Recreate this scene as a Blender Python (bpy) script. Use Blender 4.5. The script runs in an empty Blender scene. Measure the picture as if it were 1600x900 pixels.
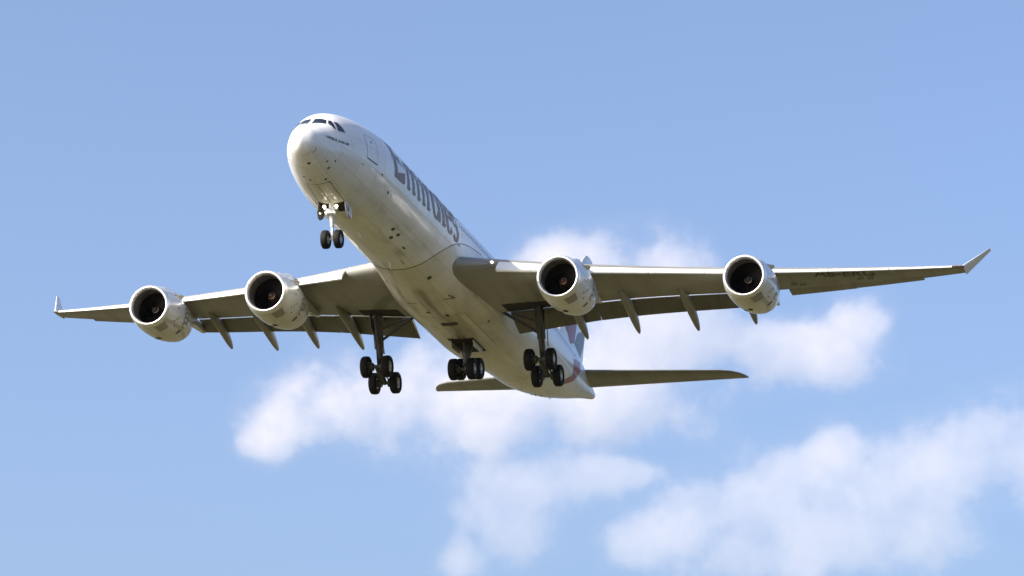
import bpy, bmesh, math, random
import numpy as np
from mathutils import Matrix, Vector
R = math.radians
random.seed(7)

# ------------------------------------------------------------------ camera, sky, sun, exposure
scn = bpy.context.scene
COL = scn.collection
F = 6463.9043                                  # focal length in photo pixels (1600 wide)
CAM_EL = 11.6                                  # camera looks up by this many degrees
CAM_H = 1.7
cd = bpy.data.cameras.new('camera'); cam = bpy.data.objects.new('camera', cd); COL.objects.link(cam)
cd.sensor_width = 36.0; cd.lens = F / 1600 * 36.0
cd.clip_start = 0.5; cd.clip_end = 200000
cam.location = (0, 0, CAM_H); cam.rotation_euler = (R(90 + CAM_EL), 0, 0)
scn.camera = cam
ce, se = math.cos(R(CAM_EL)), math.sin(R(CAM_EL))
# columns: camera right, camera down, camera forward in world axes
CW = np.array([[1, 0, 0], [0, se, ce], [0, -ce, se]], float)
# airliner frame (x aft, y starboard, z up) seen by the camera
RA = np.array([[0.2596930004813186, -0.9653629043741672, 0.025179522618232357],
               [0.273632707221704, 0.04855464151872475, -0.9606079264327926],
               [0.9261126751316662, 0.2563530956420468, 0.2767641655186029]])
TA = np.array([-3.14083559, 0.06400658, 264.32047])
M3 = CW @ RA
ORG = CW @ TA + np.array([0, 0, CAM_H]) - M3 @ np.array([34.0, 0, 0])   # world place of airliner (0,0,0)

SUN_AC = np.array([-0.58, 0.62, 0.53])        # towards the sun, airliner axes
sun_w = M3 @ SUN_AC; sun_w /= np.linalg.norm(sun_w)
SUN_EL = math.asin(sun_w[2]); SUN_AZ = math.atan2(sun_w[0], sun_w[1])
world = bpy.data.worlds.new('World'); scn.world = world; world.use_nodes = True
wn = world.node_tree; wn.nodes.clear()
sky = wn.nodes.new('ShaderNodeTexSky'); sky.sky_type = 'NISHITA'; sky.sun_disc = False
sky.sun_elevation = SUN_EL; sky.sun_rotation = SUN_AZ
sky.altitude = 0; sky.air_density = 0.6; sky.dust_density = 4.0; sky.ozone_density = 2.8
bg = wn.nodes.new('ShaderNodeBackground'); bg.inputs['Strength'].default_value = 0.113
wo = wn.nodes.new('ShaderNodeOutputWorld')
wn.links.new(sky.outputs[0], bg.inputs[0]); wn.links.new(bg.outputs[0], wo.inputs['Surface'])
sd = bpy.data.lights.new('sun', 'SUN'); sd.energy = 3.8; sd.angle = R(0.53); sd.color = (1.0, 0.93, 0.82)
sun = bpy.data.objects.new('sun', sd); COL.objects.link(sun)
sun.rotation_euler = Vector(sun_w).to_track_quat('Z', 'Y').to_euler(); sun.location = (-300, 100, 400)
scn.view_settings.view_transform = 'Standard'; scn.view_settings.look = 'None'
scn.view_settings.gamma = 1; scn.view_settings.use_curve_mapping = False
scn.view_settings.exposure = 1.3
scn.cycles.max_bounces = 10; scn.cycles.volume_bounces = 4; scn.cycles.transparent_max_bounces = 16
scn.cycles.volume_max_steps = 512; scn.cycles.volume_step_rate = 0.3; scn.cycles.use_denoising = True

# ------------------------------------------------------------------ helpers
def nd(t, typ, **kw):
    n = t.nodes.new(typ)
    for k, v in kw.items(): setattr(n, k, v)
    return n
def setin(n, **kw):
    for k, v in kw.items(): n.inputs[k.replace('_', ' ')].default_value = v
def math_n(t, op, a, b=None, c=None, clamp=False):
    n = t.nodes.new('ShaderNodeMath'); n.operation = op; n.use_clamp = clamp
    for i, v in enumerate((a, b, c)):
        if v is None: continue
        if isinstance(v, (int, float)): n.inputs[i].default_value = v
        else: t.links.new(v, n.inputs[i])
    return n.outputs[0]
def mixc(t, fac, a, b, mode='MIX'):
    n = t.nodes.new('ShaderNodeMix'); n.data_type = 'RGBA'; n.blend_type = mode
    for i, v in ((0, fac), (6, a), (7, b)):
        if isinstance(v, (int, float)): n.inputs[i].default_value = v
        elif isinstance(v, tuple): n.inputs[i].default_value = v + ((1,) if len(v) == 3 else ())
        else: t.links.new(v, n.inputs[i])
    return n.outputs[2]
def ramp(t, fac, lo, hi):
    n = t.nodes.new('ShaderNodeMapRange'); n.interpolation_type = 'SMOOTHSTEP'
    t.links.new(fac, n.inputs[0]); n.inputs[1].default_value = lo; n.inputs[2].default_value = hi
    return n.outputs[0]
def noise(t, vec, scale, detail=4, rough=0.55, stretch=None):
    if stretch:
        m = nd(t, 'ShaderNodeMapping'); m.inputs['Scale'].default_value = stretch
        t.links.new(vec, m.inputs[0]); vec = m.outputs[0]
    n = nd(t, 'ShaderNodeTexNoise'); n.inputs['Scale'].default_value = scale
    n.inputs['Detail'].default_value = detail; n.inputs['Roughness'].default_value = rough
    t.links.new(vec, n.inputs['Vector']); return n.outputs[0]
MATS = {}
def mat(name, col, rough=0.5, metal=0.0, coat=0.0, var=0.08, vscale=3.0, emit=0.0, spec=0.5):
    """plain procedural material with a little mottling in colour and roughness"""
    if name in MATS: return MATS[name]
    m = bpy.data.materials.new(name); m.use_nodes = True; t = m.node_tree
    b = t.nodes['Principled BSDF']
    tc = nd(t, 'ShaderNodeTexCoord'); n = noise(t, tc.outputs['Object'], vscale, 5)
    c = mixc(t, n, tuple(x * (1 - var) for x in col), tuple(min(1, x * (1 + var)) for x in col))
    t.links.new(c, b.inputs['Base Color'])
    r = math_n(t, 'MULTIPLY_ADD', n, 0.15, rough - 0.07); t.links.new(r, b.inputs['Roughness'])
    setin(b, Metallic=metal, Coat_Weight=coat, Coat_Roughness=0.08, Specular_IOR_Level=spec)
    if emit:
        b.inputs['Emission Color'].default_value = (1, .86, .62, 1); b.inputs['Emission Strength'].default_value = emit
    MATS[name] = m; return m

BASE = np.array([34.3, 0.0, -6.1])             # the airliner's empty: on the ground line under its main wheels
def BX(x): return x - BASE[0]
def BZ(z): return z - BASE[2]
def skin(name, col, dirt, rough=0.32, coat=0.6, cell=(2.1, 1.3), wing=False, grime=0.5, belly_streak=False):
    """aircraft paint: panels a shade apart, dark joints, fore-and-aft grime"""
    m = bpy.data.materials.new(name); m.use_nodes = True; t = m.node_tree; b = t.nodes['Principled BSDF']
    tc = nd(t, 'ShaderNodeTexCoord'); sx = nd(t, 'ShaderNodeSeparateXYZ'); t.links.new(tc.outputs['Object'], sx.inputs[0])
    X, Y, Z = sx.outputs
    if wing: U, V = math_n(t, 'SUBTRACT', X, math_n(t, 'MULTIPLY', math_n(t, 'ABSOLUTE', Y), 0.55)), Y
    else:
        U = X; V = math_n(t, 'MULTIPLY', math_n(t, 'ARCTAN2', Y, math_n(t, 'ADD', Z, BASE[2])), 2.82)
    cb = nd(t, 'ShaderNodeCombineXYZ'); t.links.new(U, cb.inputs[0]); t.links.new(V, cb.inputs[1])
    br = nd(t, 'ShaderNodeTexBrick'); br.offset = 0.5
    t.links.new(cb.outputs[0], br.inputs['Vector'])
    setin(br, Scale=1.0, Mortar_Size=0.016, Mortar_Smooth=0.3, Brick_Width=cell[0], Row_Height=cell[1], Bias=0.0)
    br.inputs['Color1'].default_value = (.88, .88, .87, 1); br.inputs['Color2'].default_value = (1, 1, 1, 1)
    br.inputs['Mortar'].default_value = (.62, .61, .58, 1)
    c = mixc(t, 1.0, col, br.outputs['Color'], 'MULTIPLY')
    n1 = noise(t, tc.outputs['Object'], 1.0, 6, 0.6, (0.16, 1.3, 1.3))
    n2 = noise(t, tc.outputs['Object'], 0.35, 5, 0.6)
    g = math_n(t, 'MULTIPLY', ramp(t, n1, 0.42, 0.75), ramp(t, n2, 0.3, 0.7))
    if not wing:   # exhaust, hydraulic and spray dirt gathers along the keel
        k = ramp(t, Z, BZ(-.9), BZ(-2.6))
        g = math_n(t, 'MULTIPLY', g, math_n(t, 'MULTIPLY_ADD', k, 0.85, 0.15))
    c = mixc(t, math_n(t, 'MULTIPLY', g, grime), c, dirt)
    if belly_streak:
        s = noise(t, tc.outputs['Object'], 1.0, 5, 0.65, (0.1, 3.0, 0.2))
        band = ramp(t, math_n(t, 'ABSOLUTE', math_n(t, 'ADD', Y, 0.1)), 0.55, 0.1)
        bx = math_n(t, 'MULTIPLY', ramp(t, X, BX(22.8), BX(24.2)), ramp(t, X, BX(37.5), BX(34.0)))
        f = math_n(t, 'MULTIPLY', math_n(t, 'MULTIPLY', band, bx), ramp(t, s, 0.32, 0.55))
        c = mixc(t, math_n(t, 'MULTIPLY', f, 0.85), c, (.085, .045, .022))
    t.links.new(c, b.inputs['Base Color'])
    t.links.new(math_n(t, 'MULTIPLY_ADD', n1, 0.2, rough - 0.1), b.inputs['Roughness'])
    setin(b, Coat_Weight=coat, Coat_Roughness=0.06)
    MATS[name] = m; return m

def mesh_obj(name, V, Fc, m, parent=None, smooth=40, mats=None, midx=None, shift=True):
    V = np.asarray(V, float)
    if shift and parent is not None: V = V - BASE
    me = bpy.data.meshes.new(name); me.from_pydata(V.tolist(), [], [list(map(int, f)) for f in Fc]); me.validate()
    bm = bmesh.new(); bm.from_mesh(me); bmesh.ops.remove_doubles(bm, verts=bm.verts, dist=1e-5)
    bmesh.ops.recalc_face_normals(bm, faces=bm.faces); bm.to_mesh(me); bm.free()
    for mm in (mats or [m]): me.materials.append(mm)
    if midx is not None and len(midx) == len(me.polygons):
        for p, i in zip(me.polygons, midx): p.material_index = i
    if smooth:
        me.shade_smooth(); me.set_sharp_from_angle(angle=R(smooth))
    o = bpy.data.objects.new(name, me); COL.objects.link(o)
    if parent is not None: o.parent = parent
    return o
class MB:
    """collects pieces that make up one part"""
    def __init__(s): s.V = []; s.F = []; s.I = []; s.mi = 0
    def add(s, V, Fc):
        k = len(s.V); s.V += [tuple(map(float, v)) for v in V]; s.F += [[i + k for i in f] for f in Fc]; s.I += [s.mi] * len(Fc)
    def loft(s, rings, closed=True, cap0=True, cap1=True):
        n = len(rings[0]); V = [p for r in rings for p in r]; Fc = []
        for i in range(len(rings) - 1):
            for j in range(n if closed else n - 1):
                a, b = i * n + j, i * n + (j + 1) % n; Fc.append([a, b, b + n, a + n])
        if closed and cap0: Fc.append(list(range(n))[::-1])
        if closed and cap1: Fc.append([(len(rings) - 1) * n + j for j in range(n)])
        s.add(V, Fc)
    def tube(s, pts, rad, n=12, cap=True):
        pts = [np.array(p, float) for p in pts]; rad = rad if hasattr(rad, '__len__') else [rad] * len(pts)
        rings = []; ref = None
        for i, p in enumerate(pts):
            d = pts[min(i + 1, len(pts) - 1)] - pts[max(i - 1, 0)]; d /= np.linalg.norm(d) + 1e-12
            if ref is None: ref = np.array([0, 0, 1.]) if abs(d[2]) < .9 else np.array([1., 0, 0])
            u = np.cross(d, ref); u /= np.linalg.norm(u); w = np.cross(d, u); ref = -np.cross(d, u) if False else ref
            rings.append([p + rad[i] * (math.cos(a) * u + math.sin(a) * w) for a in np.linspace(0, 2 * math.pi, n, endpoint=False)])
        s.loft(rings, True, cap, cap)
    def lathe(s, prof, c, ax=(1, 0, 0), n=32, cap=False):
        ax = np.array(ax, float); ax /= np.linalg.norm(ax)
        ref = np.array([0, 0, 1.]) if abs(ax[2]) < .9 else np.array([1., 0, 0])
        u = np.cross(ax, ref); u /= np.linalg.norm(u); w = np.cross(ax, u)
        rings = [[np.array(c) + a * ax + r * (math.cos(t) * u + math.sin(t) * w) for t in np.linspace(0, 2 * math.pi, n, endpoint=False)] for a, r in prof]
        s.loft(rings, True, cap, cap)
    def box(s, c, size, rot=None, bev=0.0):
        c = np.array(c, float); h = np.array(size, float) / 2
        P = np.array([[x, y, z] for x in (-1, 1) for y in (-1, 1) for z in (-1, 1)]) * h
        if rot is not None: P = P @ np.array(rot).T
        s.add(P + c, [[0, 1, 3, 2], [4, 6, 7, 5], [0, 4, 5, 1], [2, 3, 7, 6], [0, 2, 6, 4], [1, 5, 7, 3]])
    def prism(s, poly, thick, fr):
        """poly in (u,v); fr(u,v,w) -> point; extruded w from 0 to thick"""
        n = len(poly); V = [fr(u, v, 0) for u, v in poly] + [fr(u, v, thick) for u, v in poly]
        s.add(V, [list(range(n))[::-1], list(range(n, 2 * n))] + [[i, (i + 1) % n, n + (i + 1) % n, n + i] for i in range(n)])
    def obj(s, name, m, parent=None, smooth=40, mats=None, shift=True):
        return mesh_obj(name, s.V, s.F, m, parent, smooth, mats, s.I if mats else None, shift)
def decal(name, polys, fmap, m, parent, du=0.15, dv=0.15, smooth=60):
    """painted shape: flat polygons in (u,v), cut finely and laid on a surface"""
    bm = bmesh.new()
    for poly in polys:
        bm.faces.new([bm.verts.new((u, v, 0)) for u, v in poly])
    bmesh.ops.triangulate(bm, faces=bm.faces[:])
    us = [v.co.x for v in bm.verts]; vs = [v.co.y for v in bm.verts]
    for lo, hi, d, nrm in ((min(us), max(us), du, (1, 0, 0)), (min(vs), max(vs), dv, (0, 1, 0))):
        k = int((hi - lo) / d)
        for i in range(1, k + 1):
            p = lo + (hi - lo) * i / (k + 1)
            bmesh.ops.bisect_plane(bm, geom=bm.verts[:] + bm.edges[:] + bm.faces[:], plane_co=(p * nrm[0], p * nrm[1], 0), plane_no=nrm)
    bm.verts.ensure_lookup_table()
    V = [fmap(v.co.x, v.co.y) for v in bm.verts]; bm.verts.index_update()
    Fc = [[v.index for v in f.verts] for f in bm.faces]; bm.free()
    return mesh_obj(name, V, Fc, m, parent, smooth)
def copy_part(o, parent, loc=None, name=None):
    c = o.copy(); COL.objects.link(c); c.parent = parent
    if loc is not None: c.location = Vector(np.array(loc) - BASE)
    return c
def interp(xs, ys):
    """monotone cubic (Fritsch-Carlson)"""
    xs = np.array(xs, float); ys = np.array(ys, float); h = np.diff(xs); d = np.diff(ys) / h
    mm = np.zeros(len(xs)); mm[0] = d[0]; mm[-1] = d[-1]
    for i in range(1, len(xs) - 1):
        if d[i - 1] * d[i] > 0:
            w1 = 2 * h[i] + h[i - 1]; w2 = h[i] + 2 * h[i - 1]; mm[i] = (w1 + w2) / (w1 / d[i - 1] + w2 / d[i])
    def f(x):
        i = int(np.clip(np.searchsorted(xs, x) - 1, 0, len(h) - 1)); t = (x - xs[i]) / h[i]; t = min(max(t, 0), 1)
        return ((1 + 2 * t) * (1 - t) ** 2 * ys[i] + t * (1 - t) ** 2 * h[i] * mm[i] + t * t * (3 - 2 * t) * ys[i + 1] + t * t * (t - 1) * h[i] * mm[i + 1])
    return f

# ------------------------------------------------------------------ materials
white = skin('white_paint', (.80, .80, .78), (.26, .225, .15), grime=0.9, coat=.45)
belly_m = skin('belly_paint', (.66, .63, .54), (.24, .205, .13), grime=0.8, belly_streak=True)
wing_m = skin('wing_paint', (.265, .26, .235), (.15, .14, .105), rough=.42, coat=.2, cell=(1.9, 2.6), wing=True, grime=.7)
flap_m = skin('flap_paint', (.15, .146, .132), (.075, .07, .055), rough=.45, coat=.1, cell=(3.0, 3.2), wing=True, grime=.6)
slat_m = skin('slat_paint', (.78, .78, .76), (.45, .42, .36), rough=.35, coat=.3, cell=(9.0, 3.4), wing=True, grime=.3)
nac_m = skin('nacelle_paint', (.74, .73, .69), (.30, .27, .2), rough=.3, coat=.6, cell=(2.4, 1.6), grime=.6)
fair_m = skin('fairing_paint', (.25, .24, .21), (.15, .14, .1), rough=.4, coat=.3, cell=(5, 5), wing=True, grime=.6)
tail_m = skin('tail_paint', (.80, .80, .80), (.4, .38, .34), grime=.3, cell=(2.4, 2.2))
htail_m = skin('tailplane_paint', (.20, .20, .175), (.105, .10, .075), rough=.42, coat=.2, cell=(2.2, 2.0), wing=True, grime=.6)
lip_m = mat('polished_lip', (.90, .89, .87), .42, .85, 0, .04)
throat_m = mat('inlet_liner', (.095, .085, .08), .5, 0, .1, .15, 4)
fan_m = mat('fan_titanium', (.06, .058, .06), .42, .7, 0, .2, 6)
dark = mat('opening_shade', (.025, .024, .022), .75, 0, 0, .3, 4)  # near-black for flat patches: the shade inside bays and slots, put into colour
line_m = mat('panel_joint', (.07, .065, .055), .7, 0, 0, .2, 4)
glass = mat('cockpit_glass', (.012, .013, .017), .08, 0, .8, .1, 2)
tyre_m = mat('tyre_rubber', (.010, .0098, .0095), .75, 0, 0, .3, 9, spec=.25)
rim_m = mat('wheel_rim', (.42, .42, .41), .4, .6, 0, .15, 9)
strut_m = mat('gear_paint', (.62, .62, .60), .4, .1, .2, .12, 5)
gear_d = mat('gear_dark_grey', (.07, .07, .065), .5, .2, .1, .25, 6)  # one dark grey for the main and centre gear
chrome = mat('oleo_chrome', (.8, .8, .8), .15, 1, 0, .03, 5)
letter = mat('title_bronze_grey', (.26, .22, .205), .5, 0, 0, .08, 2, spec=.25)
letter_d = mat('black_lettering', (.02, .02, .022), .45, 0, .3, .1, 4)
reg_m = mat('registration_paint', (.045, .044, .04), .5, 0, .1, .1, 4)
red = mat('flag_red', (.24, .018, .028), .4, 0, .15, .08, 1)
redw = mat('flag_red_faded', (.32, .065, .06), .4, 0, .2, .1, 1)
grey_b = mat('flag_grey', (.09, .10, .12), .4, 0, .15, .1, 1)
patch_m = mat('nacelle_patch', (.30, .275, .23), .4, 0, .4, .1, 3)
lamp_on = mat('landing_lamp_lit', (1, .95, .85), .3, 0, 0, .02, 2, emit=1.4)
exh = mat('exhaust_metal', (.10, .09, .08), .4, .8, 0, .2, 6)

# ------------------------------------------------------------------ ground
def ground_mat():
    m = bpy.data.materials.new('dry_grass'); m.use_nodes = True; t = m.node_tree; b = t.nodes['Principled BSDF']
    tc = nd(t, 'ShaderNodeTexCoord')
    a = noise(t, tc.outputs['Object'], .012, 6); c = noise(t, tc.outputs['Object'], .35, 6)
    col = mixc(t, ramp(t, a, .35, .65), (.048, .041, .009), (.068, .057, .016))
    col = mixc(t, math_n(t, 'MULTIPLY', c, .5), col, (.03, .032, .008))
    t.links.new(col, b.inputs['Base Color']); setin(b, Roughness=.95)
    return m
gb = MB(); n = 96
rr = [0.1, 60, 300, 1500, 8000, 40000]
gb.loft([[(r * math.cos(a), r * math.sin(a), 0) for a in np.linspace(0, 2 * math.pi, n, endpoint=False)] for r in rr], True, True, False)
g = gb.obj('ground', ground_mat(), None, smooth=0); g['kind'] = 'structure'

# ------------------------------------------------------------------ the airliner
air = bpy.data.objects.new('airliner', None); COL.objects.link(air); air.empty_display_size = 5
mw = Matrix([[*M3[i], 0] for i in range(3)] + [[0, 0, 0, 1]])
air.matrix_world = Matrix.Translation(Vector(ORG + M3 @ BASE)) @ mw
air['label'] = 'white four engine jet airliner flying overhead with its landing gear down'
air['category'] = 'airliner'

# --- fuselage
sq = math.sqrt
zt_n = interp([0, .35, .7, 1.0, 1.4, 1.8, 2.2, 2.6, 3.0, 3.3], [-.83, -.45, -.10, .18, .72, 1.64, 2.17, 2.53, 2.75, 2.82])     # in sqrt(x)
zb_n = interp([0, .35, .7, 1.0, 1.4, 1.8, 2.2, 2.6, 2.9, 3.3], [-.83, -1.21, -1.54, -1.78, -2.11, -2.37, -2.60, -2.76, -2.82, -2.821])
w_n = interp([0, .35, .7, 1.0, 1.4, 1.8, 2.2, 2.6, 3.0, 3.3], [0, .28, .71, .97, 1.33, 1.76, 2.18, 2.50, 2.75, 2.82])
zt_t = interp([45, 54, 60, 64, 67.9], [2.82, 2.80, 2.62, 2.35, 2.0])
zb_t = interp([45, 49, 54, 60, 65, 67.9], [-2.82, -2.62, -1.9, -.55, .75, 1.42])
w_t = interp([45, 50, 55, 60, 65, 67.9], [2.82, 2.66, 2.22, 1.52, .72, .28])
def sect(x):
    if x < 10.88: q = sq(max(x, 0)); zt, zb, w = zt_n(q), zb_n(q), w_n(q)
    elif x > 45: zt, zb, w = zt_t(x), zb_t(x), w_t(x)
    else: zt, zb, w = 2.82, -2.82, 2.82
    return zt, zb, w
def fus(x, th, off=0.0):
    """th measured from the crown, positive to starboard"""
    zt, zb, w = sect(x); zc = (zt + zb) / 2
    if x < 10.88: zc = zb + (zt - zb) * (0.5 - .06 * max(0, 1 - x / 5))
    s, c = math.sin(th), math.cos(th); h = (zt - zc) if c > 0 else (zc - zb)
    p = np.array([x, w * s, zc + h * c])
    if off:
        nrm = np.array([0, s / max(w, .05), c / max(h, .05)]); nrm /= np.linalg.norm(nrm)
        if x < 9: nrm[0] = -.55 * (1 - x / 9) ** 1.5; nrm /= np.linalg.norm(nrm)
        p = p + off * nrm
    return p
xs = [0.0005] + [(i / 34) ** 2 * 10.5 for i in range(1, 35)] + list(np.linspace(11.5, 45, 36)) + list(np.linspace(46, 67.9, 34))
NT = 96
mb = MB(); mb.loft([[fus(x, t) for t in np.linspace(0, 2 * math.pi, NT, endpoint=False)] for x in xs])
fuselage = mb.obj('fuselage', white, air, 50)

# --- belly fairing
b_x0 = interp([0, 18, 46, 73, 85, 93, 100], [19.8, 19.9, 20.3, 21.9, 23.5, 25.4, 29.0])
def bellyp(x, th, off=0.0):
    """th from the keel, positive to starboard"""
    a = abs(th); x0 = b_x0(math.degrees(a)); x1 = 47.0 - 2.5 * (a / 1.7) ** 2
    u = min(1, max(0, (x - x0) / 8.5)); v = min(1, max(0, (x1 - x) / 9.0))
    k = (u * u * (3 - 2 * u)) * (v * v * (3 - 2 * v))
    f = fus(x, math.pi - th, .012 + off)
    s_, c_ = math.sin(th), math.cos(th)
    b = np.array([x, (3.12 + off) * math.copysign(abs(s_) ** .84, s_), -.6 - (2.78 + off) * math.copysign(abs(c_) ** .88, c_)])
    return f * (1 - k) + b * k
def belly_grid(th, q):
    a = math.degrees(abs(th)); x0 = b_x0(a); x1 = 47.0 - 2.5 * (abs(th) / 1.7) ** 2; return x0 + (x1 - x0) * q
BT = np.linspace(-1.72, 1.72, 65)
mb = MB(); mb.loft([[bellyp(belly_grid(t, q), t) for t in BT] for q in np.linspace(0, 1, 50)], closed=False)
belly = mb.obj('belly_fairing', belly_m, air, 60)
mb = MB(); mb.tube([fus(belly_grid(t, 0), math.pi - t, .012) for t in BT], .02, 6)
mb.obj('fairing_seam', line_m, belly)

# --- wings
def zw(y): y = abs(y); return -1.45 + .08 * (y - 3) + .0017 * (y - 3) ** 2
def xle(y): return 23.45 + .645 * (abs(y) - 3)
_te = interp([2, 6, 10, 20.4, 30.9], [35.3, 35.35, 35.7, 39.6, 43.3])
_tz = interp([2, 10, 20, 31], [-.30, -.25, -.10, .10])
_tc = interp([2, 6, 10, 20, 31], [.135, .125, .115, .105, .10])
def chord(y): return _te(abs(y)) - xle(y)
def foil(t):
    """thickness shape, unit max"""
    return (0.2969 * sq(t) - .1260 * t - .3516 * t * t + .2843 * t ** 3 - .1015 * t ** 4) / .1 * .5 * 1.0
def wing_pt(y, t, up):
    """t = chord fraction; up=+1 upper, -1 lower skin"""
    c = chord(y); th = _tc(abs(y)) * c; f = foil(t) * th
    camber = .012 * c * (1 - (2 * t - 1) ** 2) - (.014 * c * t * t)
    z = zw(y) + _tz(abs(y)) * t + camber + (f * 1.05 if up > 0 else -f * (.95 - .35 * max(0, t - .55)))
    return np.array([xle(y) + t * c, y, z])
TS = [0, .004, .012, .028, .05, .08, .12, .17, .23, .3, .38, .46, .54, .62, .70]
def wing_ring(y, cut):
    ts = TS + list(np.linspace(.70, cut, 5)[1:])
    return [wing_pt(y, t, 1) for t in ts[::-1]] + [wing_pt(y, t, -1) for t in ts[1:]]
CUT = .80
def make_wing(s):
    mb = MB(); rings = []
    for y in list(np.linspace(1.2, 9, 14)) + list(np.linspace(9.6, 28.3, 30)): rings.append(wing_ring(s * y, CUT))
    for y in (28.36, 29.0, 29.8, 30.6, 30.9): rings.append(wing_ring(s * y, .995))
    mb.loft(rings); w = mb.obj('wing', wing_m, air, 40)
    # slats, run out forward and down
    for a, b in ((4.95, 8.75), (9.95, 13.2), (13.24, 16.3), (16.34, 18.85), (19.95, 23.2), (23.24, 26.7), (26.74, 30.35)):
        rs = []
        for y in np.linspace(a, b, 7):
            Y = s * y; c = chord(Y); k = .135 if y > 9 else .105
            up = [wing_pt(Y, t, 1) for t in (k, k * .8, k * .6, k * .42, k * .26, k * .14, k * .06, k * .015)]
            lo = [wing_pt(Y, t, -1) for t in (0, k * .03, k * .09, k * .17, k * .27)]
            back = [lo[-1] * (1 - q) + up[0] * q + np.array([-.16 * c * k * 4 * q * (1 - q), 0, .04 * c * k * 4 * q * (1 - q)]) for q in (.08, .3, .6, .85)]
            ring = up + lo + back; piv = wing_pt(Y, k * .5, 1); an = R(21)
            out = []
            for p in ring:
                d = p - piv; x = d[0] * math.cos(an) + d[2] * math.sin(an); z = -d[0] * math.sin(an) + d[2] * math.cos(an)
                # nose rotates down
                x = d[0] * math.cos(an) - d[2] * math.sin(an) * -1; z = d[2] * math.cos(an) + d[0] * math.sin(an)
                out.append(piv + np.array([x - .50 * c * k - .02, 0, z - .30 * c * k]))
            rs.append(out)
        m2 = MB(); m2.loft(rs); m2.obj('slat', slat_m, w, 45)
    # flaps
    def flap(a, b, cf0, cf1, name, lefrac, drop, ang, mtl):
        rs = []
        for y in np.linspace(a, b, 12):
            Y = s * y; c = chord(Y); q = (y - a) / (b - a); cf = cf0 + (cf1 - cf0) * q
            le = wing_pt(Y, lefrac, -1) * .5 + wing_pt(Y, lefrac, 1) * .5 + np.array([0, 0, -drop * c])
            an = R(ang); ring = []
            ts = [1, .85, .68, .5, .34, .2, .1, .04, .01, 0]
            for t in ts: ring.append((t, .075 * foil(t) * 1.9 + .004))
            for t in ts[::-1][1:]: ring.append((t, -.028 * foil(t) * 1.9 - .002))
            rs.append([le + np.array([cf * (t * math.cos(an) + h * math.sin(an)), 0, cf * (-t * math.sin(an) + h * math.cos(an))]) for t, h in ring])
        m2 = MB(); m2.loft(rs); return m2.obj(name, mtl, w, 45)
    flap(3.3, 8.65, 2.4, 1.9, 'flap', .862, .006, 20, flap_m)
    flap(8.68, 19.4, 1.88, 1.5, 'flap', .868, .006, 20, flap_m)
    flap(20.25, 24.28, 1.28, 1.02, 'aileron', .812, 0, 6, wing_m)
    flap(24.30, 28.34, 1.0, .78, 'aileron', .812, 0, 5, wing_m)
    # flap track fairings
    for y, tip, tdz in ((7.5, 37.1, -1.66), (10.75, 37.7, -1.6), (14.2, 39.6, -1.45), (17.75, 40.6, -1.36)):
        Y = s * y; c = chord(Y); p0 = wing_pt(Y, .50, -1); zl = wing_pt(Y, .74, -1)
        L = tip - p0[0]; m2 = MB(); rings = []
        tz = zw(y) + tdz
        for q in np.linspace(0, 1, 22):
            x = p0[0] + L * q
            zc = p0[2] + .05 + (-.30) * min(1, q / .45) if q < .45 else None
            if zc is None:
                v = (q - .45) / .55; zc = p0[2] - .25 + (tz - p0[2] + .25) * (v ** 1.35)
            e = (max(0, 1 - abs((q - .52) / .52) ** 2.2)) ** .6
            hw = .27 * e + .004; hh = (.42 if y < 16 else .36) * e + .006
            rings.append([(x, Y + hw * math.cos(a), zc + hh * math.sin(a)) for a in np.linspace(0, 2 * math.pi, 18, endpoint=False)])
        m2.loft(rings); m2.obj('flap_track_fairing', fair_m, w, 50)
    # winglet
    m2 = MB(); rings = []
    for q in (0, .25, .6, 1.0):
        le = np.array([xle(30.9) + .15 + 3.35 * q, s * (30.9 + 1.27 * q), zw(30.9) + .02 + 2.12 * q])
        c = 1.95 * (1 - q) + .6 * q; nrm = np.array([0, -.85 * s, .55])
        ts = [1, .8, .6, .4, .25, .12, .04, .01, 0]
        ring = [le + np.array([t * c, 0, 0]) + nrm * (.09 * c * foil(t) + .006) for t in ts] + [le + np.array([t * c, 0, 0]) - nrm * (.08 * c * foil(t) + .003) for t in ts[::-1][1:]]
        rings.append(ring)
    m2.loft(rings); m2.obj('winglet', mat('winglet_paint', (.72, .72, .70), .35, 0, .3, .05, 2), w, 45)
    # tip lamp fence
    m2 = MB(); m2.tube([(xle(30.6) + .05, s * 30.55, zw(30.6) + .02), (xle(30.9) + .35, s * 31.02, zw(30.9) + .04)], [.07, .05], 8)
    m2.obj('navigation_lamp', mat('nav_lens_' + ('green' if s > 0 else 'red'), (.03, .2, .1) if s > 0 else (.3, .03, .03), .15, 0, .8), w)
    # root landing lamp
    c0 = wing_pt(s * 4.55, .004, 1) + np.array([-.06, 0, -.05])
    m2 = MB(); m2.lathe([(0, .001), (0, .085), (.08, .10), (.3, .10)], c0, (1, 0, .1), 20); m2.obj('landing_lamp', lamp_on, w)
    return w
wings = {s: make_wing(s) for s in (1, -1)}

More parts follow.
